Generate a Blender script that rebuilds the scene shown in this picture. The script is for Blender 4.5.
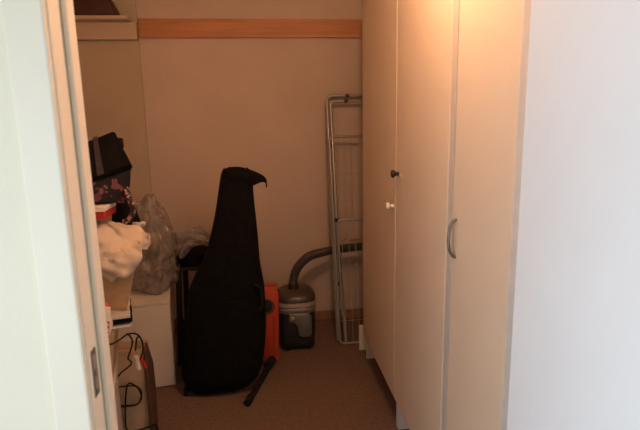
import bpy, bmesh, math, random
from mathutils import Vector, Matrix, noise

random.seed(4)
for o in list(bpy.data.objects):
    bpy.data.objects.remove(o)
sc = bpy.context.scene
COL = sc.collection

# ------------------------------------------------------------------ camera
cam_d = bpy.data.cameras.new('camera')
cam = bpy.data.objects.new('camera', cam_d)
COL.objects.link(cam)
cam_d.sensor_fit = 'HORIZONTAL'
cam_d.sensor_width = 36.0
cam_d.lens = 36.0 * 500.0 / 640.0
cam_d.clip_start = 0.02
right = Vector((0.99314, -0.11541, -0.01892))
fwd = Vector((0.11041, 0.97564, -0.18917))
fwd.normalize()
right = (right - fwd * right.dot(fwd)).normalized()
up = right.cross(fwd)
m = Matrix((right, up, -fwd)).transposed().to_4x4()
m.translation = (0, 0, 1.5)
cam.matrix_world = m
cam_d.dof.use_dof = True
cam_d.dof.focus_distance = 2.5
cam_d.dof.aperture_fstop = 6.0
sc.camera = cam

# ------------------------------------------------------------------ world and daylight
w = bpy.data.worlds.new('sky')
sc.world = w
w.use_nodes = True
bg = w.node_tree.nodes['Background']
bg.inputs[0].default_value = (0.70, 0.84, 1.0, 1)
bg.inputs[1].default_value = 1.0
WIN = (-0.90, 0.30, 0.45, 1.80)          # window in the left wall of the hall: y0, y1, z0, z1
HX0 = -1.0
al = bpy.data.lights.new('window_daylight', 'AREA')
al.shape = 'RECTANGLE'
al.size = WIN[1] - WIN[0] - 0.1
al.size_y = WIN[3] - WIN[2] - 0.1
al.energy = 27.5
al.color = (0.72, 0.87, 1.0)
alo = bpy.data.objects.new('window_daylight', al)
COL.objects.link(alo)
alo.location = (HX0 - 0.02, (WIN[0] + WIN[1]) / 2, (WIN[2] + WIN[3]) / 2)
alo.rotation_euler = (math.radians(90), 0, math.radians(-90))
vs = sc.view_settings
vs.view_transform = 'Standard'
vs.look = 'None'
vs.exposure = 0.0
vs.gamma = 1.0
vs.use_curve_mapping = False
LAMP_COL = (1.0, 0.52, 0.27)
LAMP_POS = (0.33, 1.43, 2.36)     # end of the short cord, where the holder starts
LAMP_STRENGTH = 250.0

# ------------------------------------------------------------------ materials
def mat(name, col, rough=0.6, scale=8.0, var=0.08, bump=0.0, bscale=None, metal=0.0, spec=0.4, stretch=None):
    ma = bpy.data.materials.new(name)
    ma.use_nodes = True
    nt = ma.node_tree
    b = nt.nodes['Principled BSDF']
    b.inputs['Roughness'].default_value = rough
    b.inputs['Metallic'].default_value = metal
    b.inputs['Specular IOR Level'].default_value = spec
    tc = nt.nodes.new('ShaderNodeTexCoord')
    mp = nt.nodes.new('ShaderNodeMapping')
    nt.links.new(tc.outputs['Object'], mp.inputs[0])
    if stretch:
        mp.inputs['Scale'].default_value = stretch
    n = nt.nodes.new('ShaderNodeTexNoise')
    n.inputs['Scale'].default_value = scale
    n.inputs['Detail'].default_value = 5
    nt.links.new(mp.outputs[0], n.inputs['Vector'])
    r = nt.nodes.new('ShaderNodeValToRGB')
    r.color_ramp.elements[0].position = 0.3
    r.color_ramp.elements[1].position = 0.7
    r.color_ramp.elements[0].color = [max(0, c * (1 - var)) for c in col] + [1]
    r.color_ramp.elements[1].color = [min(1, c * (1 + var)) for c in col] + [1]
    nt.links.new(n.outputs['Fac'], r.inputs[0])
    nt.links.new(r.outputs[0], b.inputs['Base Color'])
    if bump:
        n2 = nt.nodes.new('ShaderNodeTexNoise')
        n2.inputs['Scale'].default_value = bscale or scale * 6
        n2.inputs['Detail'].default_value = 4
        nt.links.new(mp.outputs[0], n2.inputs['Vector'])
        bp = nt.nodes.new('ShaderNodeBump')
        bp.inputs['Strength'].default_value = bump
        bp.inputs['Distance'].default_value = 0.01
        nt.links.new(n2.outputs['Fac'], bp.inputs['Height'])
        nt.links.new(bp.outputs[0], b.inputs['Normal'])
    return ma

M = {}
M['wall'] = mat('cream_wall_board', (0.62, 0.51, 0.44), 0.8, 3, 0.05, 0.15, 60)
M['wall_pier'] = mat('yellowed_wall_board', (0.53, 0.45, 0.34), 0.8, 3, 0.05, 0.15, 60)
M['hallwall'] = mat('white_hall_paint', (0.86, 0.79, 0.64), 0.8, 3, 0.02, 0.1, 80)
M['ceiling'] = mat('ceiling_paint', (0.72, 0.68, 0.62), 0.9, 3, 0.03)
M['trim'] = mat('white_gloss_paint', (0.86, 0.77, 0.63), 0.45, 4, 0.02)
M['door'] = mat('white_door_paint', (0.84, 0.85, 0.86), 0.5, 4, 0.02)
M['floor'] = mat('brown_carpet', (0.20, 0.13, 0.10), 0.95, 60, 0.18, 0.4, 300, spec=0.1)
M['pine'] = mat('varnished_pine', (0.53, 0.245, 0.115), 0.5, 5, 0.18, 0.05, 60, stretch=(0.6, 6, 9))
M['base'] = mat('brown_baseboard', (0.33, 0.19, 0.11), 0.6, 5, 0.2, stretch=(0.5, 6, 9))
M['cab'] = mat('cream_wardrobe_laminate', (0.77, 0.63, 0.47), 0.5, 6, 0.02, spec=0.4)
M['cabwhite'] = mat('white_wardrobe_panel', (0.80, 0.76, 0.70), 0.5, 6, 0.02)
M['shelfpaint'] = mat('dull_shelf_paint', (0.60, 0.49, 0.38), 0.6, 6, 0.03)
M['cabgrey'] = mat('greyed_edge_strip', (0.60, 0.52, 0.43), 0.55, 6, 0.03)
M['gap'] = mat('shut_gap_rubber', (0.30, 0.26, 0.22), 0.8, 6, 0.05)
M['whiteknob'] = mat('white_porcelain', (0.85, 0.82, 0.78), 0.25, 6, 0.02, spec=0.6)
M['blackknob'] = mat('black_painted_wood', (0.03, 0.022, 0.018), 0.35, 6, 0.1)
M['steel'] = mat('brushed_steel', (0.55, 0.53, 0.50), 0.35, 20, 0.08, metal=1.0)
M['plate'] = mat('dull_steel_plate', (0.26, 0.24, 0.21), 0.45, 30, 0.15, metal=0.9)
M['galv'] = mat('grey_rack_tube', (0.40, 0.39, 0.37), 0.4, 20, 0.08, metal=0.6)
M['wire'] = mat('white_coated_wire', (0.42, 0.40, 0.37), 0.5, 20, 0.05)
M['blackcloth'] = mat('black_nylon', (0.007, 0.0065, 0.0065), 0.85, 30, 0.3, 0.3, 200, spec=0.08)
M['blackseam'] = mat('black_webbing', (0.008, 0.0075, 0.0075), 0.75, 60, 0.3, 0.3, 400, spec=0.2)
M['blackmetal'] = mat('black_powder_coat', (0.010, 0.010, 0.010), 0.5, 30, 0.2)
M['rubber'] = mat('black_rubber', (0.010, 0.009, 0.009), 0.8, 30, 0.2)
M['red'] = mat('orange_red_plastic', (0.50, 0.060, 0.024), 0.45, 8, 0.1)
M['vacblack'] = mat('black_vacuum_plastic', (0.022, 0.022, 0.024), 0.4, 10, 0.2)
M['vacsilver'] = mat('silver_vacuum_plastic', (0.22, 0.21, 0.205), 0.35, 10, 0.06, metal=0.4)
M['vaclid'] = mat('smoky_lid_plastic', (0.075, 0.058, 0.044), 0.3, 10, 0.1)
M['vacband'] = mat('pale_lid_band', (0.36, 0.29, 0.24), 0.35, 10, 0.06)
M['hose'] = mat('dark_grey_hose', (0.055, 0.05, 0.047), 0.45, 30, 0.15)
M['chest'] = mat('white_chest_board', (0.72, 0.66, 0.58), 0.55, 6, 0.03)
M['tote'] = mat('milky_plastic', (0.66, 0.63, 0.58), 0.35, 6, 0.04)
M['card'] = mat('cardboard', (0.52, 0.35, 0.20), 0.85, 20, 0.08, 0.1, 100)
M['cardpale'] = mat('pale_kraft_board', (0.60, 0.44, 0.29), 0.85, 12, 0.10, 0.1, 90)
M['binm'] = mat('tan_canvas', (0.55, 0.36, 0.19), 0.85, 40, 0.08, 0.2, 250)
M['binrim'] = mat('tan_binding', (0.46, 0.29, 0.15), 0.85, 40, 0.08)
M['brownboard'] = mat('brown_hardboard', (0.11, 0.055, 0.035), 0.7, 14, 0.25)
M['cream'] = mat('cream_cotton', (0.66, 0.55, 0.43), 0.9, 14, 0.06, 0.25, 40)
M['greycloth'] = mat('pale_grey_knit', (0.55, 0.50, 0.46), 0.9, 50, 0.1, 0.3, 200)
M['whitecloth'] = mat('white_knit', (0.74, 0.68, 0.62), 0.9, 50, 0.08, 0.3, 200)
M['redprint'] = mat('red_print', (0.48, 0.035, 0.03), 0.5, 20, 0.1)
M['whiteprint'] = mat('white_card', (0.80, 0.74, 0.68), 0.6, 20, 0.04)
M['caseleather'] = mat('dark_brown_leather', (0.075, 0.03, 0.018), 0.55, 12, 0.3, 0.3, 80)
M['strapbrown'] = mat('tan_strap', (0.10, 0.045, 0.025), 0.6, 12, 0.2)
M['bagband'] = mat('charcoal_band', (0.035, 0.03, 0.03), 0.8, 30, 0.2)
M['bronze'] = mat('lamp_holder', (0.6, 0.55, 0.5), 0.4, 10, 0.05)

def emission(name, col, s):
    ma = bpy.data.materials.new(name); ma.use_nodes = True
    nt = ma.node_tree
    b = nt.nodes['Principled BSDF']
    b.inputs['Base Color'].default_value = (*col, 1)
    b.inputs['Emission Color'].default_value = (*col, 1)
    b.inputs['Emission Strength'].default_value = s
    return ma
M['bulb'] = emission('warm_bulb_glass', LAMP_COL, LAMP_STRENGTH)

def blotch(name, base, c2, c3, scale, t, soft=0.03):
    """cloth print: blossoms of two colours on a dark ground"""
    ma = bpy.data.materials.new(name); ma.use_nodes = True
    nt = ma.node_tree; b = nt.nodes['Principled BSDF']
    b.inputs['Roughness'].default_value = 0.8
    tc = nt.nodes.new('ShaderNodeTexCoord')
    nz = nt.nodes.new('ShaderNodeTexNoise'); nz.inputs['Scale'].default_value = scale * 1.5
    nt.links.new(tc.outputs['Object'], nz.inputs['Vector'])
    mx = nt.nodes.new('ShaderNodeMix'); mx.data_type = 'VECTOR'
    mx.inputs['Factor'].default_value = 0.06
    nt.links.new(tc.outputs['Object'], mx.inputs['A'])
    nt.links.new(nz.outputs['Color'], mx.inputs['B'])
    v = nt.nodes.new('ShaderNodeTexVoronoi'); v.inputs['Scale'].default_value = scale
    nt.links.new(mx.outputs['Result'], v.inputs['Vector'])
    r = nt.nodes.new('ShaderNodeValToRGB')
    r.color_ramp.elements[0].position = t; r.color_ramp.elements[0].color = (1, 1, 1, 1)
    r.color_ramp.elements[1].position = t + soft; r.color_ramp.elements[1].color = (0, 0, 0, 1)
    nt.links.new(v.outputs['Distance'], r.inputs[0])
    pc = nt.nodes.new('ShaderNodeMix'); pc.data_type = 'RGBA'
    sp = nt.nodes.new('ShaderNodeSeparateColor')
    nt.links.new(v.outputs['Color'], sp.inputs[0])
    nt.links.new(sp.outputs[0], pc.inputs['Factor'])
    pc.inputs['A'].default_value = (*c2, 1); pc.inputs['B'].default_value = (*c3, 1)
    fm = nt.nodes.new('ShaderNodeMix'); fm.data_type = 'RGBA'
    nt.links.new(r.outputs[0], fm.inputs['Factor'])
    fm.inputs['A'].default_value = (*base, 1)
    nt.links.new(pc.outputs['Result'], fm.inputs['B'])
    nt.links.new(fm.outputs['Result'], b.inputs['Base Color'])
    return ma
M['floral'] = blotch('dark_floral_print', (0.02, 0.013, 0.016), (0.30, 0.10, 0.115), (0.11, 0.025, 0.05), 25, 0.40)
M['floralstrap'] = blotch('floral_strap_print', (0.03, 0.02, 0.02), (0.55, 0.25, 0.22), (0.5, 0.4, 0.33), 45, 0.45)
M['packet'] = blotch('red_on_white_packet', (0.78, 0.70, 0.64), (0.7, 0.03, 0.04), (0.68, 0.05, 0.05), 20, 0.42)

def film(name, col, op):
    ma = bpy.data.materials.new(name); ma.use_nodes = True
    nt = ma.node_tree; b = nt.nodes['Principled BSDF']
    b.inputs['Roughness'].default_value = 0.3
    tc = nt.nodes.new('ShaderNodeTexCoord')
    n = nt.nodes.new('ShaderNodeTexNoise'); n.inputs['Scale'].default_value = 9
    nt.links.new(tc.outputs['Object'], n.inputs['Vector'])
    mr = nt.nodes.new('ShaderNodeMapRange')
    mr.inputs['From Min'].default_value = 0.3; mr.inputs['From Max'].default_value = 0.7
    mr.inputs['To Min'].default_value = op * 0.6; mr.inputs['To Max'].default_value = op * 1.3
    nt.links.new(n.outputs['Fac'], mr.inputs['Value'])
    nt.links.new(mr.outputs[0], b.inputs['Alpha'])
    b.inputs['Base Color'].default_value = (*col, 1)
    return ma
M['film'] = film('cloudy_plastic_film', (0.30, 0.26, 0.225), 0.60)
M['pane'] = film('window_pane', (0.9, 0.95, 1.0), 0.06)

# ------------------------------------------------------------------ helpers
def thing(name, label, cat, loc, group=None):
    o = bpy.data.objects.new(name, None)
    o.empty_display_size = 0.05
    COL.objects.link(o)
    o.location = loc
    o['label'] = label; o['category'] = cat
    if group: o['group'] = group
    return o

def tag(o, label, cat, group=None):
    o['label'] = label; o['category'] = cat
    if group: o['group'] = group
    return o

def obj(name, bm, ma, parent=None, smooth=False, base=None, label=None):
    """links a bmesh given in room coordinates as one object; base = its origin"""
    off = Vector((0, 0, 0))
    o_loc = Vector((0, 0, 0))
    if parent is not None:
        p = parent; tot = Vector((0, 0, 0))
        while p is not None:
            tot += p.location; p = p.parent
        off = tot
    elif base is not None:
        off = Vector(base); o_loc = off
    if off.length: bmesh.ops.translate(bm, verts=bm.verts, vec=-off)
    bmesh.ops.recalc_face_normals(bm, faces=bm.faces)
    me = bpy.data.meshes.new(name)
    bm.to_mesh(me); bm.free()
    me.materials.append(M[ma] if isinstance(ma, str) else ma)
    if smooth:
        for p in me.polygons: p.use_smooth = True
        try: me.set_sharp_from_angle(angle=math.radians(50))
        except Exception: pass
    o = bpy.data.objects.new(name, me)
    COL.objects.link(o)
    o.location = o_loc
    if parent is not None: o.parent = parent
    if label: o['label'] = label
    return o

def struct(name, bm, ma, label=None, cat=None, parent=None, smooth=False):
    o = obj(name, bm, ma, parent, smooth)
    if parent is None:
        o['kind'] = 'structure'
    if label: o['label'] = label
    if cat: o['category'] = cat
    return o

def box(x0, x1, y0, y1, z0, z1, bev=0.0, seg=2, bm=None, rz=0.0, piv=None):
    b = bmesh.new()
    bmesh.ops.create_cube(b, size=1)
    bmesh.ops.scale(b, vec=(x1 - x0, y1 - y0, z1 - z0), verts=b.verts)
    bmesh.ops.translate(b, vec=((x0 + x1) / 2, (y0 + y1) / 2, (z0 + z1) / 2), verts=b.verts)
    if bev:
        bmesh.ops.bevel(b, geom=b.edges[:], offset=bev, segments=seg, profile=0.5, affect='EDGES')
    if rz:
        bmesh.ops.rotate(b, cent=piv or (x0, y0, 0), matrix=Matrix.Rotation(rz, 3, 'Z'), verts=b.verts)
    return join(bm, b)

def join(bm, b):
    if bm is None: return b
    me = bpy.data.meshes.new('t'); b.to_mesh(me); b.free()
    bm.from_mesh(me); bpy.data.meshes.remove(me)
    return bm

def smoothpath(pts, n=6):
    P = [Vector(p) for p in pts]
    P = [2 * P[0] - P[1]] + P + [2 * P[-1] - P[-2]]
    out = []
    for i in range(1, len(P) - 2):
        for k in range(n):
            t = k / n
            a, b_, c, d = P[i - 1], P[i], P[i + 1], P[i + 2]
            out.append(0.5 * ((2 * b_) + (-a + c) * t + (2 * a - 5 * b_ + 4 * c - d) * t * t + (-a + 3 * b_ - 3 * c + d) * t ** 3))
    out.append(P[-2])
    return out

def roundpath(pts, r=0.05, n=5, closed=False):
    """polyline with rounded corners"""
    P = [Vector(p) for p in pts]; out = []
    N = len(P)
    for i in range(N):
        if not closed and i in (0, N - 1):
            out.append(P[i]); continue
        a, b_, c = P[i - 1], P[i], P[(i + 1) % N]
        u = (a - b_); v = (c - b_)
        rr = min(r, u.length * 0.45, v.length * 0.45)
        p0 = b_ + u.normalized() * rr; p1 = b_ + v.normalized() * rr
        for k in range(n + 1):
            t = k / n
            out.append(p0 * (1 - t) ** 2 + b_ * 2 * t * (1 - t) + p1 * t * t)
    return out

def tube(path, r, seg=8, bm=None, closed=False, rfun=None):
    b = bmesh.new()
    P = [Vector(p) for p in path]; n = len(P)
    rings = []; nrm = None
    for i in range(n):
        if closed: t = (P[(i + 1) % n] - P[i - 1])
        else: t = P[min(i + 1, n - 1)] - P[max(i - 1, 0)]
        t.normalize()
        if nrm is None:
            nrm = t.orthogonal().normalized()
        else:
            nrm = nrm - t * nrm.dot(t)
            nrm = nrm.normalized() if nrm.length > 1e-6 else t.orthogonal().normalized()
        bi = t.cross(nrm)
        rr = rfun(i) if rfun else r
        rings.append([b.verts.new(P[i] + (nrm * math.cos(a) + bi * math.sin(a)) * rr)
                      for a in [2 * math.pi * k / seg for k in range(seg)]])
    for i in range(n if closed else n - 1):
        A, B = rings[i], rings[(i + 1) % n]
        for k in range(seg):
            b.faces.new((A[k], A[(k + 1) % seg], B[(k + 1) % seg], B[k]))
    if not closed:
        b.faces.new(rings[0][::-1]); b.faces.new(rings[-1])
    return join(bm, b)

def loft(rings, bm=None, cap=True):
    b = bmesh.new()
    R = [[b.verts.new(p) for p in ring] for ring in rings]
    for A, B in zip(R, R[1:]):
        n = len(A)
        for k in range(n):
            b.faces.new((A[k], A[(k + 1) % n], B[(k + 1) % n], B[k]))
    if cap:
        b.faces.new(R[0][::-1]); b.faces.new(R[-1])
    return join(bm, b)

def sell(cx, cy, z, rx, ry, n=2.5, seg=28):
    out = []
    for k in range(seg):
        a = 2 * math.pi * k / seg
        c, s = math.cos(a), math.sin(a)
        out.append(Vector((cx + rx * math.copysign(abs(c) ** (2 / n), c), cy + ry * math.copysign(abs(s) ** (2 / n), s), z)))
    return out

def prism(poly, y0, y1, bev=0.0, axis='Y', bm=None):
    """extrude a polygon given as (x, z) along y (or as (y,z) along x)"""
    b = bmesh.new()
    f = (lambda p, d: (p[0], d, p[1])) if axis == 'Y' else (lambda p, d: (d, p[0], p[1]))
    A = [b.verts.new(f(p, y0)) for p in poly]; B = [b.verts.new(f(p, y1)) for p in poly]
    n = len(poly)
    b.faces.new(A); b.faces.new(B[::-1])
    for k in range(n): b.faces.new((A[k], B[k], B[(k + 1) % n], A[(k + 1) % n]))
    bmesh.ops.recalc_face_normals(b, faces=b.faces)
    if bev: bmesh.ops.bevel(b, geom=b.edges[:], offset=bev, segments=2, profile=0.5, affect='EDGES')
    return join(bm, b)

def blob(c, r, amp, freq, sub=4, n=2.6, fn=None, seed=0):
    b = bmesh.new()
    bmesh.ops.create_icosphere(b, subdivisions=sub, radius=1)
    for v in b.verts:
        d = v.co.normalized()
        k = (abs(d.x) ** n + abs(d.y) ** n + abs(d.z) ** n) ** (-1 / n)
        p = d * k
        q = Vector((p.x * r[0], p.y * r[1], p.z * r[2]))
        s = Vector((seed, seed * 1.7, -seed))
        dn = noise.noise(q * freq + s) * amp + noise.noise(q * freq * 2.3 + s) * amp * 0.5
        ridge = (abs(noise.noise(q * freq * 1.3 - s)) - 0.2) * amp
        q = q + d * (dn + ridge)
        if fn: q = fn(q, d)
        v.co = q + Vector(c)
    return b

def lathe(prof, c, axis='Z', seg=20):
    """prof: list of (radius, height) along axis from c"""
    rings = []
    for r, h in prof:
        ring = []
        for k in range(seg):
            a = 2 * math.pi * k / seg
            x, y = r * math.cos(a), r * math.sin(a)
            if axis == 'Z': p = (c[0] + x, c[1] + y, c[2] + h)
            elif axis == '-X': p = (c[0] - h, c[1] + x, c[2] + y)
            else: p = (c[0] + x, c[1] + h, c[2] + y)
            ring.append(p)
        rings.append(ring)
    return loft(rings)

# ------------------------------------------------------------------ the room shell
H = 2.45
XL, XR = -1.25, 1.22        # closet side walls
YB = 3.56                   # back wall
YF0, YF1 = 0.835, 0.915       # door wall
HX1, HY = 1.5, -1.7         # hall
JL, JR = -0.308, 0.501      # jamb faces
DH = 2.06

struct('floor', box(XL - .1, HX1 + .1, HY - .1, YB + .1, -0.06, 0), 'floor')
struct('ceiling', box(XL - .1, HX1 + .1, HY - .1, YB + .1, H, H + 0.06), 'ceiling')
wb = struct('wall_back', box(XL - .1, XR + .1, YB + .012, YB + .1, 0, H), 'wall')
# wall boards with narrow joints, the leftmost one boxed out a little
xs = [XL, -0.772, -0.285, XR]
for i in range(3):
    x0, x1 = xs[i], xs[i + 1]
    y0 = YB - 0.012 if i == 0 else YB
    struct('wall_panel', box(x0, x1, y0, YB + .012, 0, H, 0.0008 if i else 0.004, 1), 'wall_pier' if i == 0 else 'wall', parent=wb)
struct('wall_left', box(XL - .1, XL, YF1, YB + .1, 0, H), 'wall')
struct('wall_right', box(XR, XR + .1, YF1, YB + .1, 0, H), 'wall')
# door wall with its opening
bm = box(XL - .1, JL - .02, YF0, YF1, 0, H)
bm = box(JR + .02, HX1, YF0, YF1, 0, H, bm=bm)
bm = box(JL - .02, JR + .02, YF0, YF1, DH + .02, H, bm=bm)
struct('wall_front', bm, 'hallwall')
struct('wall_hall_rear', box(HX0 - .1, HX1 + .1, HY - .1, HY, 0, H), 'hallwall')
struct('wall_hall_right', box(HX1, HX1 + .1, HY, YF0, 0, H), 'hallwall')
bm = box(HX0 - .1, HX0, HY, WIN[0], 0, H)
bm = box(HX0 - .1, HX0, WIN[1], YF0, 0, H, bm=bm)
bm = box(HX0 - .1, HX0, WIN[0], WIN[1], 0, WIN[2], bm=bm)
bm = box(HX0 - .1, HX0, WIN[0], WIN[1], WIN[3], H, bm=bm)
struct('wall_hall_left', bm, 'hallwall')
bm = box(HX0 - .09, HX0 - .03, WIN[0], WIN[0] + .05, WIN[2], WIN[3])
bm = box(HX0 - .09, HX0 - .03, WIN[1] - .05, WIN[1], WIN[2], WIN[3], bm=bm)
bm = box(HX0 - .09, HX0 - .03, WIN[0], WIN[1], WIN[2], WIN[2] + .05, bm=bm)
bm = box(HX0 - .09, HX0 - .03, WIN[0], WIN[1], WIN[3] - .05, WIN[3], bm=bm)
wn = struct('window_1', bm, 'trim')
obj('pane', box(HX0 - .065, HX0 - .06, WIN[0] + .05, WIN[1] - .05, WIN[2] + .05, WIN[3] - .05), 'pane', wn)
obj('window_sill', box(HX0 - .02, HX0 + .06, WIN[0] - .03, WIN[1] + .03, WIN[2] - .03, WIN[2], 0.004), 'trim', wn)

# door frame: jambs with a stop, casings on the hall side
jl = struct('trim_1', box(JL - .02, JL, YF0 - .004, YF1 + .006, 0, DH + .02, 0.003), 'trim')
obj('door_stop', box(JL, JL + .010, YF0 + .045, YF1 + .002, 0, DH, 0.004), 'trim', jl)
sp = obj('strike_plate', box(JL - .0005, JL + .0015, YF0 + .008, YF0 + .032, 1.025, 1.112, 0.0007, 1), 'plate', jl, label='dull steel strike plate')
obj('latch_hole', box(JL + .0012, JL + .0019, YF0 + .014, YF0 + .026, 1.074, 1.102), 'gap', sp)
obj('bolt_hole', box(JL + .0012, JL + .0019, YF0 + .014, YF0 + .026, 1.036, 1.060), 'gap', sp)
jr = struct('trim_2', box(JR, JR + .02, YF0 - .004, YF1 + .006, 0, DH + .02, 0.0006, 1), 'door')
struct('trim_3', box(JL, JR, YF0 - .004, YF1 + .006, DH, DH + .02, 0.002), 'trim')
struct('trim_4', box(JL - .062, JL - .003, YF0 - .015, YF0, 0, DH + .06, 0.004), 'trim')
struct('trim_5', box(JR + .003, JR + .065, YF0 - .015, YF0, 0, DH + .06, 0.004), 'trim')
struct('trim_6', box(JL - .062, JR + .065, YF0 - .015, YF0, DH + .061, DH + .12, 0.004), 'trim')

# the door leaf, hinged on the right jamb and standing open towards the hall
ang = math.radians(-89)
hx, hy = JR - 0.0006, YF0 - 0.0046
def leaf(x0, x1, y0, y1, z0, z1, bev=0.0006):
    # local: x along the leaf away from the hinge, y thickness
    b = box(x0, x1, y0, y1, z0, z1, bev)
    bmesh.ops.rotate(b, cent=(0, 0, 0), matrix=Matrix.Rotation(ang, 3, 'Z'), verts=b.verts)
    bmesh.ops.translate(b, verts=b.verts, vec=(hx, hy, 0))
    return b
dr = struct('door_1', leaf(0, 0.78, 0.0, 0.04, 0.01, DH - .005), 'door')
for z in (0.25, 1.75):
    obj('hinge', tube([(hx + .006, hy + .004, z), (hx + .006, hy + .004, z + .09)], 0.006, 8), 'steel', dr, True)
b = tube(roundpath([(0.73, -.002, 1.05), (0.73, -.05, 1.05), (0.61, -.05, 1.05)], .015), 0.009, 10)
bmesh.ops.rotate(b, cent=(0, 0, 0), matrix=Matrix.Rotation(ang, 3, 'Z'), verts=b.verts)
bmesh.ops.translate(b, verts=b.verts, vec=(hx, hy, 0))
obj('door_handle', b, 'steel', dr, True)

struct('baseboard_back', box(xs[1], XR, YB - .014, YB, 0, 0.075, 0.003), 'base')

# pine rail across the back wall
rl = obj('wall_rail', box(-0.765, XR - .01, YB - .022, YB, 2.040, 2.160, 0.004), 'pine', base=(0.2, YB, 2.04))
tag(rl, 'orange-brown varnished pine rail running across the back wall', 'rail')

# ------------------------------------------------------------------ ceiling bulb inside the closet (above the frame)
lx, ly, lz = LAMP_POS
t = thing('ceiling_lamp', 'bare warm bulb hanging from the closet ceiling on a short holder', 'lamp', (lx, ly, H))
obj('cord', tube([(lx, ly, H - .02), (lx, ly, lz - .03)], .004, 8), 'bronze', t, True)
obj('ceiling_rose', lathe([(0.05, 0), (0.05, -.012), (0.02, -.03), (0.012, -.032)], (lx, ly, H)), 'bronze', t, True)
obj('lamp_holder', lathe([(0.012, -.03), (0.02, -.035), (0.022, -.10), (0.018, -.105)], (lx, ly, lz)), 'bronze', t, True)
obj('bulb', lathe([(0.013, -.10), (0.02, -.115), (0.04, -.145), (0.05, -.18), (0.046, -.205), (0.03, -.225), (0.008, -.232)], (lx, ly, lz), seg=16), 'bulb', t, True)

# ------------------------------------------------------------------ wardrobes
FX = 0.588                  # door faces
CX = 0.607                  # carcass front
CB = XR - 0.01
TOP = 2.14
def wardrobe(y0, y1, d0, d1, label, near_strip=None):
    t = thing('wardrobe', label, 'wardrobe', ((CX + CB) / 2, (y0 + y1) / 2, 0), 'tall wardrobes along the right wall')
    obj('side_panel', box(CX, CB, y0, y0 + .018, 0, TOP, 0.001, 1), 'cabwhite', t)
    obj('side_panel', box(CX, CB, y1 - .018, y1, 0, TOP, 0.001, 1), 'cabwhite', t)
    obj('top_panel', box(CX, CB, y0 + .018, y1 - .018, TOP - .018, TOP), 'cabwhite', t)
    obj('bottom_panel', box(CX, CB, y0 + .018, y1 - .018, 0.15, 0.168), 'cabwhite', t)
    obj('back_panel', box(CB - .006, CB, y0 + .018, y1 - .018, 0.168, TOP - .018), 'cabwhite', t)
    obj('plinth', box(CX + .10, CX + .116, y0 + .018, y1 - .018, 0, 0.15), 'gap', t)
    d = obj('door', box(FX, CX - .001, d0, d1, 0.165, TOP - .002, 0.0012, 1), 'cab', t)
    return t, d
w1, d1 = wardrobe(2.166, 2.905, 2.169, 2.903, 'far cream wardrobe with a white knob, beside the drying rack')
w2, d2 = wardrobe(1.489, 2.163, 1.538, 2.162, 'middle cream wardrobe with a black knob on its door')
w3, d3 = wardrobe(1.110, 1.486, 1.112, 1.484, 'near cream wardrobe with a curved metal handle, by the doorway')
obj('daylit_edge', box(FX - .0005, CX - .001, 1.1095, 1.1118, 0.165, TOP - .002), 'whiteprint', d3)  # white strip paints in the daylight on the door's near edge
obj('plinth_bracket', box(FX - .003, CX + .08, 3.012, 3.030, 0, .17, 0.001, 1), 'cabwhite', w1)
obj('plinth_rail', box(CX + .02, CX + .036, 2.906, 3.011, 0.0, .165), 'cabwhite', w1)
# narrow post and shut gap between the middle and the near unit
obj('edge_post', box(FX + .003, CX - .001, 1.500, 1.536, 0.165, TOP - .002, 0.001, 1), 'cabgrey', w2)
obj('gap_seal', box(CX - .003, CX - .0005, 1.4865, 1.4995, 0.165, TOP - .002), 'gap', w2)
def knob(y, z, ma, parent, k=1.0):
    obj('knob', lathe([(0.009 * k, 0), (0.008 * k, .004), (0.0065 * k, .010), (0.009 * k, .016), (0.015 * k, .021), (0.0165 * k, .027), (0.013 * k, .033), (0.004 * k, .035)], (FX, y, z), '-X', 18), ma, parent, True)
knob(2.205, 1.100, 'whiteknob', d1, 1.1)
knob(2.118, 1.258, 'blackknob', d2, 1.1)
obj('keyhole_plate', lathe([(0.012, 0), (0.012, .002), (0.010, .003)], (FX, 2.075, 1.252), '-X', 16), 'cabwhite', d2, True)
hp = smoothpath([(FX + .001, 1.452, 1.188), (FX - .010, 1.452, 1.183), (FX - .021, 1.452, 1.16), (FX - .025, 1.452, 1.127), (FX - .021, 1.452, 1.095), (FX - .010, 1.452, 1.072), (FX + .001, 1.452, 1.066)], 5)
obj('handle', tube(hp, 0.005, 8), 'plate', d3, True, label='curved metal bow handle')

# ------------------------------------------------------------------ black instrument bag
def interp(tab, z):
    tab = sorted(tab)
    if z <= tab[0][0]: return tab[0][1]
    for (a, xa), (b_, xb) in zip(tab, tab[1:]):
        if z <= b_: return xa + (xb - xa) * (z - a) / (b_ - a)
    return tab[-1][1]
GL = [(1.242, -.185), (1.236, -.200), (1.222, -.218), (1.188, -.231), (1.096, -.248), (.998, -.265), (.863, -.299), (.76, -.330), (.681, -.380), (.60, -.418), (.531, -.441), (.44, -.458), (.358, -.469), (.25, -.482), (.189, -.488), (.12, -.486), (.07, -.476), (.035, -.450), (.015, -.42)]
GR = [(1.242, -.130), (1.236, -.100), (1.222, -.075), (1.19, -.055), (1.078, -.056), (.956, -.047), (.84, -.040), (.713, -.036), (.65, -.026), (.59, -.017), (.45, -.012), (.328, -.018), (.22, -.030), (.156, -.042), (.09, -.070), (.05, -.105), (.025, -.15), (.015, -.19)]
GT = [(1.242, .012), (1.23, .026), (1.19, .036), (1.0, .042), (.76, .050), (.6, .062), (.35, .068), (.12, .062), (.05, .05), (.015, .03)]
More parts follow.
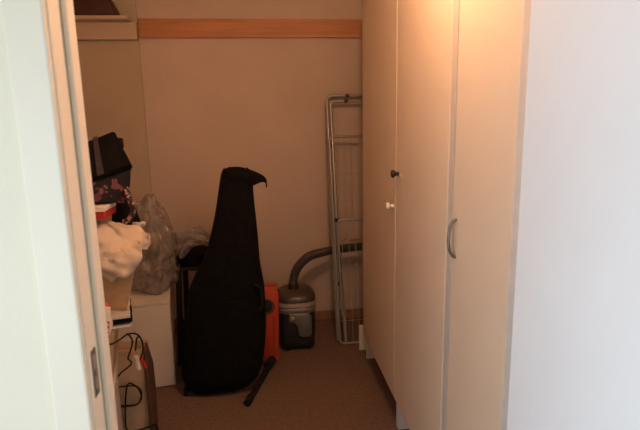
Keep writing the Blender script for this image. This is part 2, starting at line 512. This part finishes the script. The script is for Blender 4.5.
def bagring(z, inset=0.0, yoff=0.0, tk=1.0):
    l, r = interp(GL, z) + inset, interp(GR, z) - inset
    th = interp(GT, z) * tk
    ring = []
    for k in range(32):
        a = 2 * math.pi * k / 32
        c, s = math.cos(a), math.sin(a)
        n = 2.7
        x = (l + r) / 2 + (r - l) / 2 * math.copysign(abs(c) ** (2 / n), c)
        yy = th * math.copysign(abs(s) ** (2 / n), s)
        wv = 0.004 * noise.noise(Vector((x * 9, z * 7, yy * 12)))
        ring.append((x, 2.60 + .17 * z + yy + yoff + wv, z + 0.004 - .17 * yy))
    return ring
t = thing('instrument_bag', 'black padded instrument bag standing upright, narrowing to a floppy top', 'bag', (-.25, 2.60, 0))
zs = [.015, .025, .04, .06, .09, .12, .16, .2, .25, .3, .36, .42, .48, .54, .6, .65, .69, .73, .78, .84, .9, .97, 1.04, 1.1, 1.15, 1.19, 1.215, 1.228, 1.236, 1.242]
obj('bag_body', loft([bagring(z) for z in zs]), 'blackcloth', t, True)
pz = [.07, .085, .11, .16, .22, .3, .38, .45, .50, .52]
obj('front_pocket', loft([bagring(z, 0.05 + (0.03 if z in (.07, .52) else 0.01 if z in (.085, .50) else 0), -.018, .95) for z in pz]), 'blackcloth', t, True)
pip = []
for z in zs[2:-2]: pip.append((interp(GL, z) + .004, 2.60 + .17 * z - .012, z + .014))
pip2 = []
for z in zs[2:-2]: pip2.append((interp(GR, z) - .004, 2.60 + .17 * z - .012, z + .014))
obj('zipper', tube(pip, 0.005, 6), 'blackseam', t, True)
obj('zipper', tube(pip2, 0.005, 6), 'blackseam', t, True)
fl = [(-.212, 1.210), (-.200, 1.232), (-.13, 1.238), (-.075, 1.229), (-.03, 1.210), (.004, 1.190), (.019, 1.172), (.021, 1.150), (.006, 1.162), (-.016, 1.160), (-.036, 1.150), (-.06, 1.142), (-.12, 1.16), (-.19, 1.17)]
obj('top_flap', prism(fl, 2.762, 2.845, 0.008), 'blackcloth', t, True)
obj('zip_pull', prism([(.012, 1.170), (.021, 1.168), (.022, 1.130), (.014, 1.127)], 2.79, 2.80, 0.002), 'blackseam', t)
obj('carry_handle', tube(roundpath([(-.07, 2.63, .62), (-.035, 2.625, .60), (-.028, 2.61, .50), (-.06, 2.605, .47)], .02), 0.009, 8), 'blackseam', t, True)

# stand whose feet show below the bag
t = thing('instrument_stand', 'black tubular stand whose feet show under the instrument bag', 'stand', (-.25, 2.75, 0))
obj('leg', tube([(-.122, 2.485, .021), (-.055, 2.70, .021), (.005, 2.885, .030)], 0.018, 10), 'blackmetal', t, True)
obj('leg', tube([(-.470, 2.615, .018), (-.485, 2.75, .018), (-.50, 2.885, .030)], 0.011, 10), 'blackmetal', t, True)
obj('foot_cap', tube([(-.132, 2.455, .021), (-.115, 2.51, .021)], 0.021, 10), 'rubber', t, True)
obj('foot_cap', tube([(-.468, 2.60, .019), (-.472, 2.64, .019)], 0.017, 10), 'rubber', t, True)
obj('foot_cap', tube([(-.020, 2.815, .034), (.012, 2.895, .040)], 0.026, 10), 'rubber', t, True)
obj('cross_bar', tube([(-.50, 2.885, .03), (-.02, 2.885, .03)], 0.011, 8), 'blackmetal', t, True)
obj('upright', tube([(-.25, 2.885, .03), (-.21, 2.865, .95)], 0.011, 8), 'blackmetal', t, True)

# ------------------------------------------------------------------ orange-red case behind the bag
t = thing('plastic_case', 'orange-red plastic case standing between the black bag and the vacuum cleaner', 'case', (-.03, 3.0, 0))
cs = [(-.13, .03), (-.12, .006), (.045, .006), (.056, .02), (.068, .44), (.062, .468), (.04, .476), (-.12, .476), (-.135, .46)]
obj('shell', prism(cs, 2.925, 3.09, 0.010), 'red', t, True)
obj('seam', prism([(-.135, .025), (.0585, .025), (.0715, .45), (.045, .4785), (-.137, .4785)], 3.004, 3.010, 0.001), 'blackmetal', t)
obj('recess', lathe([(0.034, 0), (0.034, -.004), (0.02, -.006), (0.005, -.006)], (-.006, 2.925, .375), 'Y', 20), 'vacblack', t, True)
ring = [(-.006 + .043 * math.cos(a), 2.921, .375 + .043 * math.sin(a)) for a in [2 * math.pi * k / 24 for k in range(24)]]
obj('ring', tube(ring, 0.006, 8, closed=True), 'brownboard', t, True)
obj('rib', box(.028, .040, 2.920, 2.928, .05, .31, .003), 'red', t)

# ------------------------------------------------------------------ vacuum cleaner
vx, vy = 0.187, 3.20
t = thing('vacuum_cleaner', 'black and silver canister vacuum cleaner with ribbed grey hose by the back wall', 'vacuum cleaner', (vx, vy, 0))
obj('lower_body', loft([sell(vx, vy, z, rx * 1.06, ry, 5) for z, rx, ry in ((.012, .098, .115), (.03, .110, .128), (.12, .114, .132), (.22, .116, .134), (.262, .112, .130))]), 'vacblack', t, True)
obj('silver_collar', loft([sell(vx, vy, z, rx * 1.06, ry, 4) for z, rx, ry in ((.255, .116, .132), (.262, .121, .137), (.285, .122, .138), (.292, .117, .133))]), 'vacsilver', t, True)
obj('pale_band', loft([sell(vx, vy, z, rx * 1.06, ry, 3.4) for z, rx, ry in ((.292, .112, .13), (.30, .123, .139), (.325, .122, .138), (.332, .115, .130))]), 'vacband', t, True)
obj('lid', loft([sell(vx, vy, z, rx * 1.06, ry, 3.2) for z, rx, ry in ((.332, .124, .140), (.345, .124, .140), (.365, .114, .130), (.385, .090, .105), (.397, .050, .06), (.400, .02, .025))]), 'vaclid', t, True)
# silver bracket-shaped panel on the front
sv = [(-.055, .262), (.07, .262), (.092, .24), (.092, .12), (.080, .098), (.020, .098), (.005, .112), (-.002, .17), (-.02, .195), (-.055, .20)]
obj('front_panel', prism([(vx + x, z) for x, z in sv], vy - .145, vy - .125, 0.006), 'vacsilver', t, True)
obj('button', lathe([(0.014, 0), (0.014, -.006), (0.009, -.009)], (vx - .035, vy - .143, .233), 'Y', 16), 'vacband', t, True)
obj('base_bumper', loft([sell(vx, vy, z, rx, ry, 4) for z, rx, ry in ((.025, .114, .132), (.035, .119, .138), (.065, .119, .138), (.075, .114, .132))]), 'rubber', t, True)
for sx in (-1, 1):
    obj('wheel', lathe([(0.01, -.012), (0.032, -.012), (0.036, 0), (0.032, .012), (0.01, .012)], (vx + sx * .07, vy - .115, .037), 'Y', 18), 'rubber', t, True)
obj('hose_socket', lathe([(0.042, -.01), (0.040, .015), (0.032, .03), (0.032, .045)], (.172, vy - .02, .385), 'Z', 18), 'vacblack', t, True)
hp = smoothpath([(.172, vy - .02, .41), (.176, vy - .02, .46), (.196, vy - .018, .52), (.235, vy - .01, .568), (.30, 3.255, .592), (.39, 3.325, .592), (.48, 3.350, .600), (.62, 3.350, .612), (.76, 3.34, .61), (.88, 3.34, .55), (.92, 3.34, .42)], 10)
# evenly spaced path for the ribs
ev = [hp[0]]; acc = 0; step = 0.006
for a, b_ in zip(hp, hp[1:]):
    L = (b_ - a).length; d = step - acc
    while d <= L:
        ev.append(a + (b_ - a) * (d / L)); d += step
    acc = (acc + L) % step
obj('hose', tube(ev, 0.024, 12, rfun=lambda i: 0.031 if i % 2 else 0.027), 'hose', t)

# ------------------------------------------------------------------ drying rack leaning on the back wall
t = thing('drying_rack', 'folded grey metal drying rack leaning on the back wall behind the wardrobes', 'drying rack', (.72, 3.25, 0))
def rk(x, z, off=0.0):      # rack plane
    return (x, 3.135 + 0.222 * z + off, z)
XO, XI = 1.0, 0.97
fr = roundpath([rk(.462, .02), rk(.458, 1.652), rk(XO, 1.652), rk(XO, .02)], .045, 6)
obj('outer_frame', tube(fr, 0.0118, 10), 'galv', t, True)
fr = roundpath([rk(.490, .30, -.03), rk(.478, 1.615, -.03), rk(XI, 1.615, -.03), rk(XI, .30, -.03)], .045, 6)
obj('inner_frame', tube(fr, 0.0118, 10), 'galv', t, True)
fr = roundpath([rk(.470, .012, -.035), rk(.459, 1.378, -.035), rk(XI, 1.378, -.035), rk(XI, .012, -.035)], .035, 6, closed=True)
obj('wire_frame', tube(fr, 0.0085, 8, closed=True), 'galv', t, True)
fr = roundpath([rk(.492, .20, -.05), rk(.488, .825, -.05), rk(XI - .03, .825, -.05), rk(XI - .03, .20, -.05)], .035, 6)
obj('wing_frame', tube(fr, 0.008, 8), 'galv', t, True)
obj('prop_leg', tube([rk(.470, 1.36, -.015), rk(.512, .012, -.015)], 0.010, 8), 'galv', t, True)
for k in range(10):
    x = .515 + k * .046
    obj('wire', tube([rk(x, .016, -.035), rk(x, 1.376, -.035)], 0.0018, 5), 'wire', t)
for z in (.16, .34, .52, .70, .95, 1.04, 1.13, 1.34):
    obj('wire', tube([rk(.463, z, -.031), rk(XI, z, -.031)], 0.0018, 5), 'wire', t)
for x, z, off in ((.470, 1.315, -.017), (.481, .825, -.025), (.477, .40, -.017)):
    obj('joint', lathe([(.004, -.022), (.015, -.020), (.017, 0), (.015, .020), (.004, .022)], rk(x, z, off), 'Y', 12), 'vacblack', t, True)
for x, z, off in ((.60, 1.652, 0), (.585, 1.615, -.03)):
    p = rk(x, z, off)
    obj('clip', tube([(p[0] - .012, p[1], p[2]), (p[0] + .012, p[1], p[2])], 0.0125, 10), 'vacblack', t, True)

# ------------------------------------------------------------------ white chest, plastic bag, stool
cr = math.radians(9)
piv = (-.548, 2.742, 0)
t = thing('storage_chest', 'low white storage chest under the cloudy plastic bag', 'chest', (-.75, 2.9, 0))
obj('body', box(-.948, -.548, 2.748, 3.06, 0.0, .500, .003, 2, rz=cr, piv=piv), 'chest', t)
obj('front_panel', box(-.946, -.549, 2.736, 2.747, 0.006, .497, .002, 1, rz=cr, piv=piv), 'chest', t)
obj('top_board', box(-.950, -.546, 2.736, 3.062, .5005, .517, .002, 1, rz=cr, piv=piv), 'chest', t)

def bagfn(q, d):
    if q.z > 0.05:               # gathers to a twisted neck
        k = 1 - 0.75 * min(1, (q.z - .05) / .30)
        q = Vector((q.x * k - 0.0 + (q.z - .05) * .12, q.y * k, q.z * 1.25))
    a = math.atan2(q.y, q.x)
    rr = 1 + 0.06 * math.sin(a * 11 + q.z * 8) * (1 if q.z > -.1 else .4)
    return Vector((q.x * rr, q.y * rr, q.z))
b = blob((-.695, 2.925, .775), (.170, .145, .248), .05, 7, 5, 2.6, bagfn, 3)
t = obj('plastic_bag', b, 'film', base=(-.695, 2.925, .52))
tag(t, 'crumpled cloudy plastic bag slumped on the white chest', 'plastic bag')
def wing(q, d):
    return Vector((q.x, q.y + .02 * math.sin(q.x * 40), q.z * (0.55 + 0.45 * (1 - (q.x + .12) / .24)) + .02 * math.sin(q.x * 25)))
b = blob((-.45, 2.92, .815), (.135, .05, .085), .035, 11, 4, 2.2, wing, 8)
obj('bag_mouth', b, 'film', t)

t = thing('stool', 'black padded stool half hidden behind the instrument bag', 'stool', (-.38, 3.1, 0))
obj('seat', box(-.545, -.205, 2.985, 3.30, .628, .705, .018, 3), 'blackcloth', t, True)
obj('seat_frame', box(-.535, -.215, 2.995, 3.29, .605, .628, .003), 'blackmetal', t)
for x0, x1, y0, y1 in ((-.533, -.556, 3.005, 2.985), (-.215, -.19, 3.005, 2.985), (-.535, -.556, 3.28, 3.30), (-.215, -.19, 3.28, 3.30)):
    obj('leg', tube([(x0, y0, .61), (x1, y1, .004)], 0.019, 10), 'blackmetal', t, True)
obj('stretcher', tube([(-.556, 3.0, .28), (-.202, 3.0, .28)], 0.009, 8), 'blackmetal', t, True)
obj('stretcher', tube([(-.556, 3.285, .28), (-.202, 3.285, .28)], 0.009, 8), 'blackmetal', t, True)

# ------------------------------------------------------------------ the pile at the left
# milky plastic tote on the floor
tr = math.radians(13); tp = (-.575, 1.76, 0)
t = thing('storage_tote', 'milky white plastic tote at the bottom of the left pile', 'storage box', (-.75, 1.95, 0))
def rbox(x0, x1, y0, y1, z0, z1, bev=.003): return box(x0, x1, y0, y1, z0, z1, bev, 2, rz=tr, piv=tp)
obj('tub', rbox(-.955, -.582, 1.766, 2.085, 0.0, .50, .012), 'tote', t, True)
obj('lid', rbox(-.965, -.573, 1.757, 2.095, .5005, .535, .006), 'tote', t, True)
obj('handle_grip', rbox(-.82, -.72, 1.748, 1.765, .43, .47, .004), 'tote', t)

# carton with sloping sides
def frustum(x0, x1, y0, y1, z0, z1, tx, ty, rz=0, piv=None):
    b = bmesh.new()
    lo = [(x0 + tx, y0 + ty, z0), (x1 - tx, y0 + ty, z0), (x1 - tx, y1 - ty, z0), (x0 + tx, y1 - ty, z0)]
    hi = [(x0, y0, z1), (x1, y0, z1), (x1, y1, z1), (x0, y1, z1)]
    b = loft([[Vector(p) for p in lo], [Vector(p) for p in hi]])
    bmesh.ops.bevel(b, geom=b.edges[:], offset=.003, segments=1, affect='EDGES')
    if rz: bmesh.ops.rotate(b, cent=piv, matrix=Matrix.Rotation(rz, 3, 'Z'), verts=b.verts)
    return b
t = thing('carton', 'tan carton with sloping sides resting on the milky tote', 'box', (-.75, 1.92, .5355))
obj('carton_body', frustum(-.95, -.552, 1.75, 2.06, .536, .749, .030, .015, math.radians(11), (-.552, 1.75, 0)), 'card', t)
for x0, x1 in ((-.95, -.757), (-.752, -.552)):
    obj('flap', box(x0, x1, 1.75, 2.06, .7495, .756, .001, 1, rz=math.radians(11), piv=(-.552, 1.75, 0)), 'card', t)

# folded textile in three layers
t = thing('folded_towel', 'grey, black and white folded towel stacked under the tan bin', 'towel', (-.7, 1.92, .757))
def towel(z0, z1, x1, ma, sd):
    b = box(-.90, x1, 1.80, 2.04, z0, z1)
    bmesh.ops.subdivide_edges(b, edges=b.edges[:], cuts=7, use_grid_fill=True)
    c = Vector((-.7, 1.92, (z0 + z1) / 2)); hx_, hy_, hz_ = (x1 + .9) / 2, .12, (z1 - z0) / 2
    for v in b.verts:
        q = v.co
        e = max(abs(q.x - (x1 - .9) / 2) / hx_, abs(q.y - 1.92) / hy_)
        if e > .8: q.z = c.z + (q.z - c.z) * (1 - 0.5 * ((e - .8) / .2) ** 2)
        q.z += .0015 * noise.noise(Vector((q.x * 20, q.y * 20, sd)))
        q.x += .006 * noise.noise(Vector((q.y * 14, q.z * 10, sd + 5)))
    bmesh.ops.rotate(b, cent=(x1, 1.80, 0), matrix=Matrix.Rotation(math.radians(15), 3, 'Z'), verts=b.verts)
    return b
obj('white_layer', towel(.7585, .776, -.503, 'whitecloth', 1), 'whitecloth', t, True)
obj('black_layer', towel(.7765, .793, -.497, 'blackcloth', 2), 'blackcloth', t, True)
obj('grey_layer', towel(.7935, .808, -.502, 'greycloth', 3), 'greycloth', t, True)

# tapered bin
t = thing('storage_bin', 'tan tapered fabric bin filled with the cream blanket', 'bin', (-.72, 1.98, .809))
z0, z1 = .810, .975
def binring(z, ins=0.0):
    k = (z1 - z) / (z1 - z0)
    x0, x1, y0, y1 = -.95 + .04 * k + ins, -.478 - .05 * k - ins, 1.83 + .02 * k + ins, 2.14 - .02 * k - ins
    return [Vector(p) for p in ((x0, y0, z), (x1, y0, z), (x1 - .055, y1, z), (x0, y1, z))]
obj('bin_wall', loft([binring(z0), binring(z1), binring(z1, .008), binring(z0 + .01, .008)]), 'binm', t)
obj('rim', tube(roundpath([(-.95, 1.83, z1), (-.478, 1.83, z1), (-.533, 2.14, z1), (-.95, 2.14, z1)], .02, 4, True), .006, 8, closed=True), 'binrim', t, True)

# blanket bulging out of the bin
def blk(q, d):
    q.z += .020 * math.sin(q.x * 30 + 2 * math.sin(q.y * 17)); q.y += .012 * math.sin(q.x * 30 + q.z * 20) * (1 if q.z > -.03 else .3)
    if q.z > 0: q.z -= .35 * max(0, q.x + .02) ** 1.0 * (0.6)
    return q
b = blob((-.70, 1.93, 1.058), (.235, .175, .118), .038, 7, 5, 2.5, blk, 11)
b2 = blob((-.575, 1.815, 1.005), (.115, .055, .065), .03, 12, 4, 2.3, None, 5)
t = obj('blanket', b, 'cream', smooth=True, base=(-.685, 1.93, .95))
tag(t, 'crumpled cream blanket bulging over the tan bin', 'blanket')
obj('blanket_fold', b2, 'cream', t, True)

# red and white carton lying under the floral bag
t = thing('gift_box', 'flat red and white box lying under the dark floral bag', 'box', (-.62, 1.83, 1.15))
obj('box_body', box(-.74, -.545, 1.76, 1.90, 1.174, 1.200, .002), 'redprint', t)
obj('box_lid', box(-.742, -.543, 1.758, 1.902, 1.2005, 1.216, .002), 'whiteprint', t)

# dark floral bag, tipped towards the door
def hexa(v8, cuts=6, bulge=.008, bev=.012, sd=0):
    b = bmesh.new()
    V = [b.verts.new(p) for p in v8]
    for f in ((0, 1, 2, 3), (7, 6, 5, 4), (0, 4, 5, 1), (1, 5, 6, 2), (2, 6, 7, 3), (3, 7, 4, 0)):
        b.faces.new([V[i] for i in f])
    bmesh.ops.recalc_face_normals(b, faces=b.faces)
    bmesh.ops.bevel(b, geom=b.edges[:], offset=bev, segments=2, affect='EDGES')
    bmesh.ops.subdivide_edges(b, edges=[e for e in b.edges if e.calc_length() > .05], cuts=cuts, use_grid_fill=True)
    b.normal_update()
    for v in b.verts:
        v.co += v.normal * bulge * noise.noise(v.co * 14 + Vector((sd, 0, 0)))
    return b
# corners: front bottom (left,right), back bottom (right,left), front top (left,right), back top (right,left)
fb = [(-.625, 1.81, 1.222), (-.485, 1.83, 1.218), (-.52, 2.00, 1.225), (-.66, 2.02, 1.225)]
ft = [(-.605, 1.77, 1.300), (-.448, 1.80, 1.348), (-.537, 1.95, 1.465), (-.64, 1.93, 1.425)]
t = thing('floral_bag', 'black bag with pink flower print perched on top of the left pile', 'bag', (-.57, 1.9, 1.22))
obj('bag_body', hexa(fb + ft), 'floral', t, True)
def lerp(a, b_, k): return tuple(x + (y - x) * k for x, y in zip(a, b_))
nrm = (Vector(ft[1]) - Vector(ft[0])).cross(Vector(ft[3]) - Vector(ft[0])).normalized()
lo = [Vector(p) - nrm * .012 for p in ft]; hi = [Vector(p) + nrm * .009 for p in ft]
obj('top_cover', hexa([tuple(p) for p in lo] + [tuple(p) for p in hi], 4, .003, .005), 'blackcloth', t, True)
A0, A1 = Vector(lerp(ft[0], ft[1], .30)), Vector(lerp(ft[3], ft[2], .30))
B0, B1 = Vector(lerp(ft[0], ft[1], .44)), Vector(lerp(ft[3], ft[2], .44))
b = loft([[A0 + nrm * .009, B0 + nrm * .009, B0 + nrm * .0135, A0 + nrm * .0135], [A1 + nrm * .009, B1 + nrm * .009, B1 + nrm * .0135, A1 + nrm * .0135]])
obj('grey_band', b, 'bagband', t)
pc = Vector(ft[2]) + nrm * .004
obj('side_tab', tube([pc + Vector((.012, -.02, -.03)), pc + Vector((.028, -.03, -.03)), pc + Vector((.034, -.05, -.055))], .008, 8), 'blackseam', t, True)
st = smoothpath([(-.478, 1.81, 1.275), (-.468, 1.80, 1.235), (-.462, 1.81, 1.20), (-.475, 1.815, 1.165), (-.50, 1.82, 1.15)], 5)
obj('strap', tube(st, .010, 8), 'floralstrap', t, True)

# black pouch standing in the back corner of the bin
t = thing('pouch', 'black soft pouch standing upright between the blanket and the plastic bag', 'pouch', (-.54, 2.08, .96))
rings = []
for z, x0, x1, ry in ((.982, -.62, -.495, .03), (.99, -.62, -.488, .04), (1.04, -.62, -.490, .042), (1.10, -.615, -.505, .040), (1.16, -.61, -.522, .036), (1.22, -.61, -.540, .03), (1.26, -.60, -.555, .02), (1.268, -.59, -.57, .01)):
    rings.append([p + Vector((.004 * noise.noise(p * 20), .004 * noise.noise(p * 23), 0)) for p in sell((x0 + x1) / 2, 2.075, z, (x1 - x0) / 2, ry, 2.5, 20)])
obj('pouch_body', loft(rings), 'blackcloth', t, True)
obj('pale_tag', blob((-.500, 2.03, 1.098), (.028, .012, .016), .012, 25, 3, 2.2, None, 2), 'greycloth', t, True, label='crumpled pale grey tag')

# white packet with red print, leaning on the towel
def pk(q, d):
    if q.z > .03: q.y *= 1 - min(.8, (q.z - .03) * 14)
    return q
b = blob((-.588, 1.764, .812), (.030, .018, .060), .010, 16, 4, 2.8, pk, 6)
t = obj('snack_packet', b, 'packet', smooth=True, base=(-.588, 1.770, .757))
tag(t, 'white crumpled packet with red print beside the folded towel', 'packet')

# pale cardboard box behind the tote
t = thing('cardboard_box', 'pale open cardboard box on the floor behind the milky tote', 'box', (-.75, 2.3, 0))
xa, xb, ya, yb, zt = -.95, -.566, 2.165, 2.27, .50
obj('front_wall', box(xa, xb, ya, ya + .006, 0, zt, .001, 1), 'cardpale', t)
obj('back_wall', box(xa, xb, yb - .006, yb, 0, zt, .001, 1), 'cardpale', t)
obj('side_wall', box(xa, xa + .006, ya + .0065, yb - .0065, 0, zt, .001, 1), 'cardpale', t)
obj('side_wall', box(xb - .006, xb, ya + .0065, yb - .0065, 0, zt, .001, 1), 'cardpale', t)
obj('box_floor', box(xa + .0065, xb - .0065, ya + .0065, yb - .0065, 0.001, .007), 'cardpale', t)
obj('packing_paper', blob((-.76, 2.217, .25), (.165, .034, .23), .012, 9, 4, 3.2, None, 9), 'cardpale', t, True)

# dark brown board leaning beside the box
poly = [(2.13, .0), (2.22, .0), (2.26, .25), (2.25, .40), (2.17, .530), (2.15, .50), (2.14, .36)]
b = prism(poly, -.556, -.545, .001, axis='X')
t = obj('hardboard_sheet', b, 'brownboard', base=(-.55, 2.2, 0))
tag(t, 'dark brown sheet with a pointed top leaning on the cardboard box', 'board')

# audio cable hanging down the pile
t = thing('audio_cable', 'black audio cable with red and white plugs hanging down the left pile', 'cable', (-.56, 2.12, .1))
p1 = smoothpath([(-.61, 1.733, .735), (-.555, 1.735, .728), (-.530, 1.85, .712), (-.520, 1.95, .66), (-.525, 2.02, .58), (-.546, 2.05, .515)], 6)
obj('cord', tube(p1, .0034, 7), 'rubber', t, True)
p2 = smoothpath([(-.535, 1.84, .715), (-.545, 1.90, .69), (-.555, 1.98, .62), (-.585, 2.0, .54)], 6)
obj('cord', tube(p2, .0034, 7), 'rubber', t, True)
obj('cord', tube(smoothpath([(-.522, 1.965, .65), (-.545, 2.01, .62), (-.560, 2.03, .56)], 6), .0035, 7), 'rubber', t, True)
obj('plug', tube([(-.546, 2.05, .515), (-.540, 2.055, .495), (-.533, 2.06, .465)], .008, 10), 'redprint', t, True, label='red plug')
obj('plug', tube([(-.560, 2.03, .535), (-.560, 2.035, .51), (-.556, 2.04, .470)], .009, 10), 'whiteprint', t, True, label='white plug')
cpts = []
for k in range(40):
    a = 2 * math.pi * k / 20 + 2.2
    rr = .052 + .004 * math.sin(k * 1.3)
    cpts.append((-.640 + rr * 1.15 * math.cos(a), 2.13 + .012 * (k / 40), .296 + rr * math.sin(a)))
path = smoothpath([(-.585, 2.0, .54), (-.60, 2.09, .47), (-.67, 2.125, .40)] + cpts[2::2] + [(-.66, 2.135, .20), (-.655, 2.13, .13), (-.60, 2.12, .135), (-.55, 2.115, .15), (-.53, 2.13, .145), (-.525, 2.20, .03), (-.50, 2.25, .008)], 4)
obj('cord', tube(path, .0036, 7), 'rubber', t, True)

# ------------------------------------------------------------------ shelf high in the left corner and the case on it
t = thing('wall_shelf', 'short white wall shelf with a deep cleat, left of the pine rail', 'shelf', (-1.0, YB - .03, 2.03))
obj('cleat', box(XL + .002, -.772, 3.498, YB - .0125, 2.025, 2.131, .003), 'shelfpaint', t)
obj('shelf_board', box(XL + .002, -.797, 3.40, YB - .0125, 2.1315, 2.153, .003), 'shelfpaint', t)
t = thing('leather_case', 'dark brown case lying on the high white shelf', 'case', (-1.0, 3.46, 2.154))
prof = [(-1.22, 2.1545), (-.86, 2.1545), (-.868, 2.185), (-.905, 2.26), (-.96, 2.31), (-1.05, 2.33), (-1.22, 2.33)]
obj('case_body', prism(prof, 3.405, 3.525, .012), 'caseleather', t, True)
obj('strap', prism([(-.885, 2.156), (-.866, 2.156), (-.912, 2.262), (-.93, 2.262)], 3.400, 3.405, .001), 'strapbrown', t)
